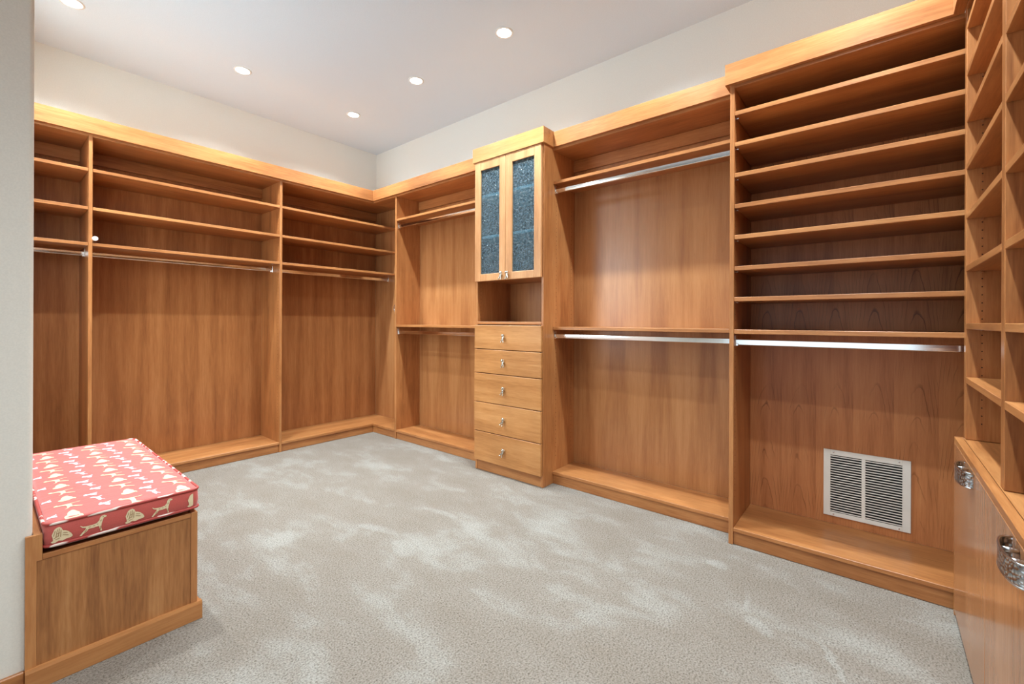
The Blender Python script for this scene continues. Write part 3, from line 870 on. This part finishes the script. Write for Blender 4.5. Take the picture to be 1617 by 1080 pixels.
for ci, (cx, kind) in enumerate(cols):
    y = CYa + 0.026 + (0.030 if kind else 0.0)
    k = ci // 2
    while y < CYb - 0.03:
        if kind == 0:
            if k % 2 == 0: motif(tan_bm, FLUFFY, on_top(cx, y, 0.066, 0.050, Q + 0.25))
            else: motif(tan_bm, POINTER, on_top(cx, y, 0.074, 0.072, Q))
            y += pitch
        else:
            p, w_, h_, dx = ((SITTER, 0.058, 0.034, 0.010), (RUNNER, 0.050, 0.062, -0.004), (SITTER, 0.054, 0.040, -0.012))[k % 3]
            motif(lil_bm, p, on_top(cx + dx, y, w_, h_, Q - 0.2))
            y += pitch * 0.72
        k += 1
    if ci == 0:
        y = CYa + 0.05
        while y < CYb - 0.03:
            motif(lil_bm, SITTER, on_top(-2.862, y, 0.05, 0.026, Q)); y += 0.19
fz = CZ0
def on_front(x0, w, z0, h):
    def f(u, v):
        z = min(max(z0 + v * h, CZ0 + 0.026), CZ0 + 0.086)
        bul = 0.0012 + 0.002 * (1 - abs((z - CZ0 - 0.05) / 0.034))
        return (min(x0 + u * w, CXb - 0.02), CYa - 0.0012 - bul, z)
    return f
for (x0, p, w) in ((-2.868, FLUFFY, 0.052), (-2.800, POINTER, 0.070), (-2.682, FLUFFY, 0.056), (-2.605, POINTER, 0.064), (-2.494, FLUFFY, 0.056)):
    motif(tan_bm, p, on_front(x0, w, CZ0 + 0.028, 0.056))
hat_bm = bmesh.new()
def hatch(x0, w, lines_):
    for (u0, v0, u1, v1) in lines_:
        a = Vector((u0, v0)); b = Vector((u1, v1)); n_ = Vector((-(b - a).y, (b - a).x)).normalized() * 0.016
        pf = on_front(x0, w, CZ0 + 0.028, 0.056)
        q = [pf(*(a - n_)), pf(*(b - n_)), pf(*(b + n_)), pf(*(a + n_))]
        hat_bm.faces.new([hat_bm.verts.new((c[0], c[1] - 0.0006, c[2])) for c in q])
FL_H = [(0.12, 0.42, 0.20, 0.72), (0.22, 0.30, 0.30, 0.78), (0.34, 0.34, 0.38, 0.80), (0.44, 0.30, 0.46, 0.70), (0.20, 0.20, 0.42, 0.24), (0.54, 0.40, 0.80, 0.30), (0.56, 0.52, 0.76, 0.46), (0.26, 0.52, 0.42, 0.56), (0.14, 0.28, 0.34, 0.40)]
PO_H = [(0.32, 0.44, 0.40, 0.44), (0.48, 0.46, 0.56, 0.44), (0.62, 0.48, 0.68, 0.50), (0.75, 0.62, 0.80, 0.70), (0.18, 0.20, 0.26, 0.32), (0.76, 0.10, 0.77, 0.34), (0.84, 0.86, 0.88, 0.87)]
for (x0, L_, w) in ((-2.868, FL_H, 0.052), (-2.800, PO_H, 0.070), (-2.682, FL_H, 0.056), (-2.605, PO_H, 0.064)):
    hatch(x0, w, L_)
for nm, b_, mt in (('printed_pattern', tan_bm, TAN), ('printed_pattern', lil_bm, LILAC), ('printed_pattern', hat_bm, TANL)):
    for f_ in b_.faces:
        f_.normal_update()
    o = from_bm(nm, b_, mt, cu)
    o['kind'] = 'stuff'

# ---------------------------------------------------------------- wall vent
VX = -0.0135
vy0, vy1, vz0, vz1 = -4.740, -4.378, 0.136, 0.4995
ve = thing('wall_vent', (VX, (vy0 + vy1) / 2, vz0), 'white louvred return-air grille on the tall unit back panel', 'vent')
iy0, iy1, iz0, iz1 = vy0 + 0.033, vy1 - 0.031, vz0 + 0.022, vz1 - 0.028
ym = (iy0 + iy1) / 2 + 0.006
bm = bmesh.new()
xf, xb = VX - 0.006, VX - 0.0003
add_box(bm, xf, xb, vy0, iy0, vz0, vz1, 0.0012); add_box(bm, xf, xb, iy1, vy1, vz0, vz1, 0.0012)
add_box(bm, xf, xb, iy0, iy1, vz0, iz0, 0.0012); add_box(bm, xf, xb, iy0, iy1, iz1, vz1, 0.0012)
add_box(bm, xf, xb, ym - 0.008, ym + 0.008, iz0, iz1, 0.0012)
from_bm('frame', bm, WHITEM, ve)
box('shade_backing', ve, VX - 0.0008, VX - 0.0002, iy0, iy1, iz0, iz1, DARK, 0)  # near-black sheet standing in for the shade between and behind the louvres
nsl = 23
sl_me = {}
for (a, b) in ((iy0, ym - 0.008), (ym + 0.008, iy1)):
    key = round(b - a, 4)
    if key not in sl_me:
        bm = bmesh.new()
        add_prism(bm, [(-0.0024, -0.0022), (-0.0024, 0.0030), (0.0026, 0.0012), (0.0026, -0.0002)], 'y', -(b - a) / 2, (b - a) / 2)
        bmesh.ops.recalc_face_normals(bm, faces=bm.faces)
        me = bpy.data.meshes.new('louvre'); bm.to_mesh(me); bm.free(); me.materials.append(WHITEM); sl_me[key] = me
    for i in range(nsl):
        z = iz0 + (i + 0.5) * (iz1 - iz0) / nsl
        link('louvre', sl_me[key], WHITEM, ve, (VX - 0.0036, (a + b) / 2, z))
for (y, z) in ((vy0 + 0.045, vz0 + 0.011), (vy1 - 0.045, vz0 + 0.011), (vy0 + 0.045, vz1 - 0.013), (vy1 - 0.045, vz1 - 0.013)):
    bm = bmesh.new(); add_ellipsoid(bm, (xf, y, z), (0.0018, 0.0042, 0.0042), None, 12, 6)
    from_bm('screw', bm, CHROME, ve, smooth=True)

# ---------------------------------------------------------------- small hardware
va = thing('valet_rod', (-2.514, A, 1.757), 'small chrome valet rod knob on the partition above the bench', 'valet rod')
bm = bmesh.new(); add_tube(bm, [(-2.512, A + 0.10, 1.757), (-2.512, A - 0.03, 1.757)], 0.005, 12)
from_bm('rod', bm, CHROME, va, smooth=True)
bm = bmesh.new(); add_tube(bm, [(-2.512, A - 0.03, 1.757), (-2.512, A - 0.036, 1.757), (-2.512, A - 0.046, 1.757), (-2.512, A - 0.050, 1.757)], 0.0155, 20)
from_bm('knob', bm, plain('satin_nickel', (0.92, 0.92, 0.92, 1), 0.4, 0.6), va)
box('bracket', va, -2.5195, -2.508, A + 0.03, A + 0.11, 1.747, 1.767, CHROME)

hk = thing('folding_hook', (B + 0.02, BY1[0], 1.28), 'small folded chrome hook on the corner partition edge', 'hook')
box('plate', hk, B + 0.002, B + 0.030, BY1[0] + 0.0005, BY1[0] + 0.006, 1.275, 1.375, CHROME)
bm = bmesh.new()
pts = []
for k in range(13):
    a = -0.5 + k * 4.0 / 12
    pts.append((B + 0.010, BY1[0] + 0.016 + 0.014 * math.cos(a), 1.338 + 0.018 * math.sin(a)))
add_tube(bm, pts, 0.0035, 8)
add_tube(bm, [(B + 0.010, BY1[0] + 0.006, 1.300), (B + 0.010, BY1[0] + 0.026, 1.305), (B + 0.010, BY1[0] + 0.030, 1.335)], 0.0035, 8)
from_bm('hook_arm', bm, CHROME, hk, smooth=True)

# ---------------------------------------------------------------- recessed lights
def downlight(x, y, label):
    t = thing('recessed_light', (x, y, HC - 0.008), label, 'ceiling light', 'recessed ceiling lights')
    bm = bmesh.new(); seg = 32
    prof = [(0.062, HC - 0.001), (0.061, HC - 0.005), (0.050, HC - 0.007), (0.047, HC - 0.004), (0.046, HC - 0.001)]
    rg = [[bm.verts.new((x + r * math.cos(2 * math.pi * k / seg), y + r * math.sin(2 * math.pi * k / seg), z)) for k in range(seg)] for r, z in prof]
    for Ra, Rb in zip(rg, rg[1:]):
        for k in range(seg): bm.faces.new((Ra[k], Ra[(k + 1) % seg], Rb[(k + 1) % seg], Rb[k]))
    for k in range(seg): bm.faces.new((rg[-1][k], rg[-1][(k + 1) % seg], rg[0][(k + 1) % seg], rg[0][k]))
    from_bm('trim_ring', bm, WHITEP, t, smooth=True)
    bm = bmesh.new()
    rg = [[bm.verts.new((x + r * math.cos(2 * math.pi * k / seg), y + r * math.sin(2 * math.pi * k / seg), z)) for k in range(seg)] for r, z in ((0.0455, HC - 0.0015), (0.0455, HC - 0.0045), (0.03, HC - 0.009))]
    for Ra, Rb in zip(rg, rg[1:]):
        for k in range(seg): bm.faces.new((Ra[k], Ra[(k + 1) % seg], Rb[(k + 1) % seg], Rb[k]))
    bm.faces.new(rg[0]); bm.faces.new(rg[-1])
    from_bm('lens', bm, LENS, t)
    d = bpy.data.lights.new('downlight', 'SPOT')
    d.energy = LAMP_W; d.spot_size = math.radians(136); d.spot_blend = 0.9; d.shadow_soft_size = 0.04
    d.color = LAMP_C
    o = bpy.data.objects.new('downlight_lamp', d); COL.objects.link(o)
    o.parent = t; o.location = (0, 0, -0.012)
LX, LXm, LXl = -0.736, -1.696, -2.657
downlight(LXl, -0.742, 'lit recessed ceiling light cut by the top edge, next to the white wall')
downlight(LXm, -0.740, 'lit recessed ceiling light above the wide bay on the far wall')
downlight(LXl, -1.684, 'recessed ceiling light above the cushioned bench, out of view')
downlight(LX, -0.735, 'lit recessed ceiling light nearest the far room corner')
downlight(LX, -1.684, 'lit recessed ceiling light second from the far corner along the right wall')
downlight(LX, -2.636, 'lit recessed ceiling light in front of the glass-door tower, largest in view')
downlight(LX, -3.588, 'recessed ceiling light above the tall shelves, out of view')
downlight(LX, -4.540, 'recessed ceiling light near the hamper corner, out of view')
downlight(LXm, -4.540, 'recessed ceiling light before the middle of the near run, out of view')
downlight(LXl, -4.540, 'recessed ceiling light over the entry by the near run, out of view')
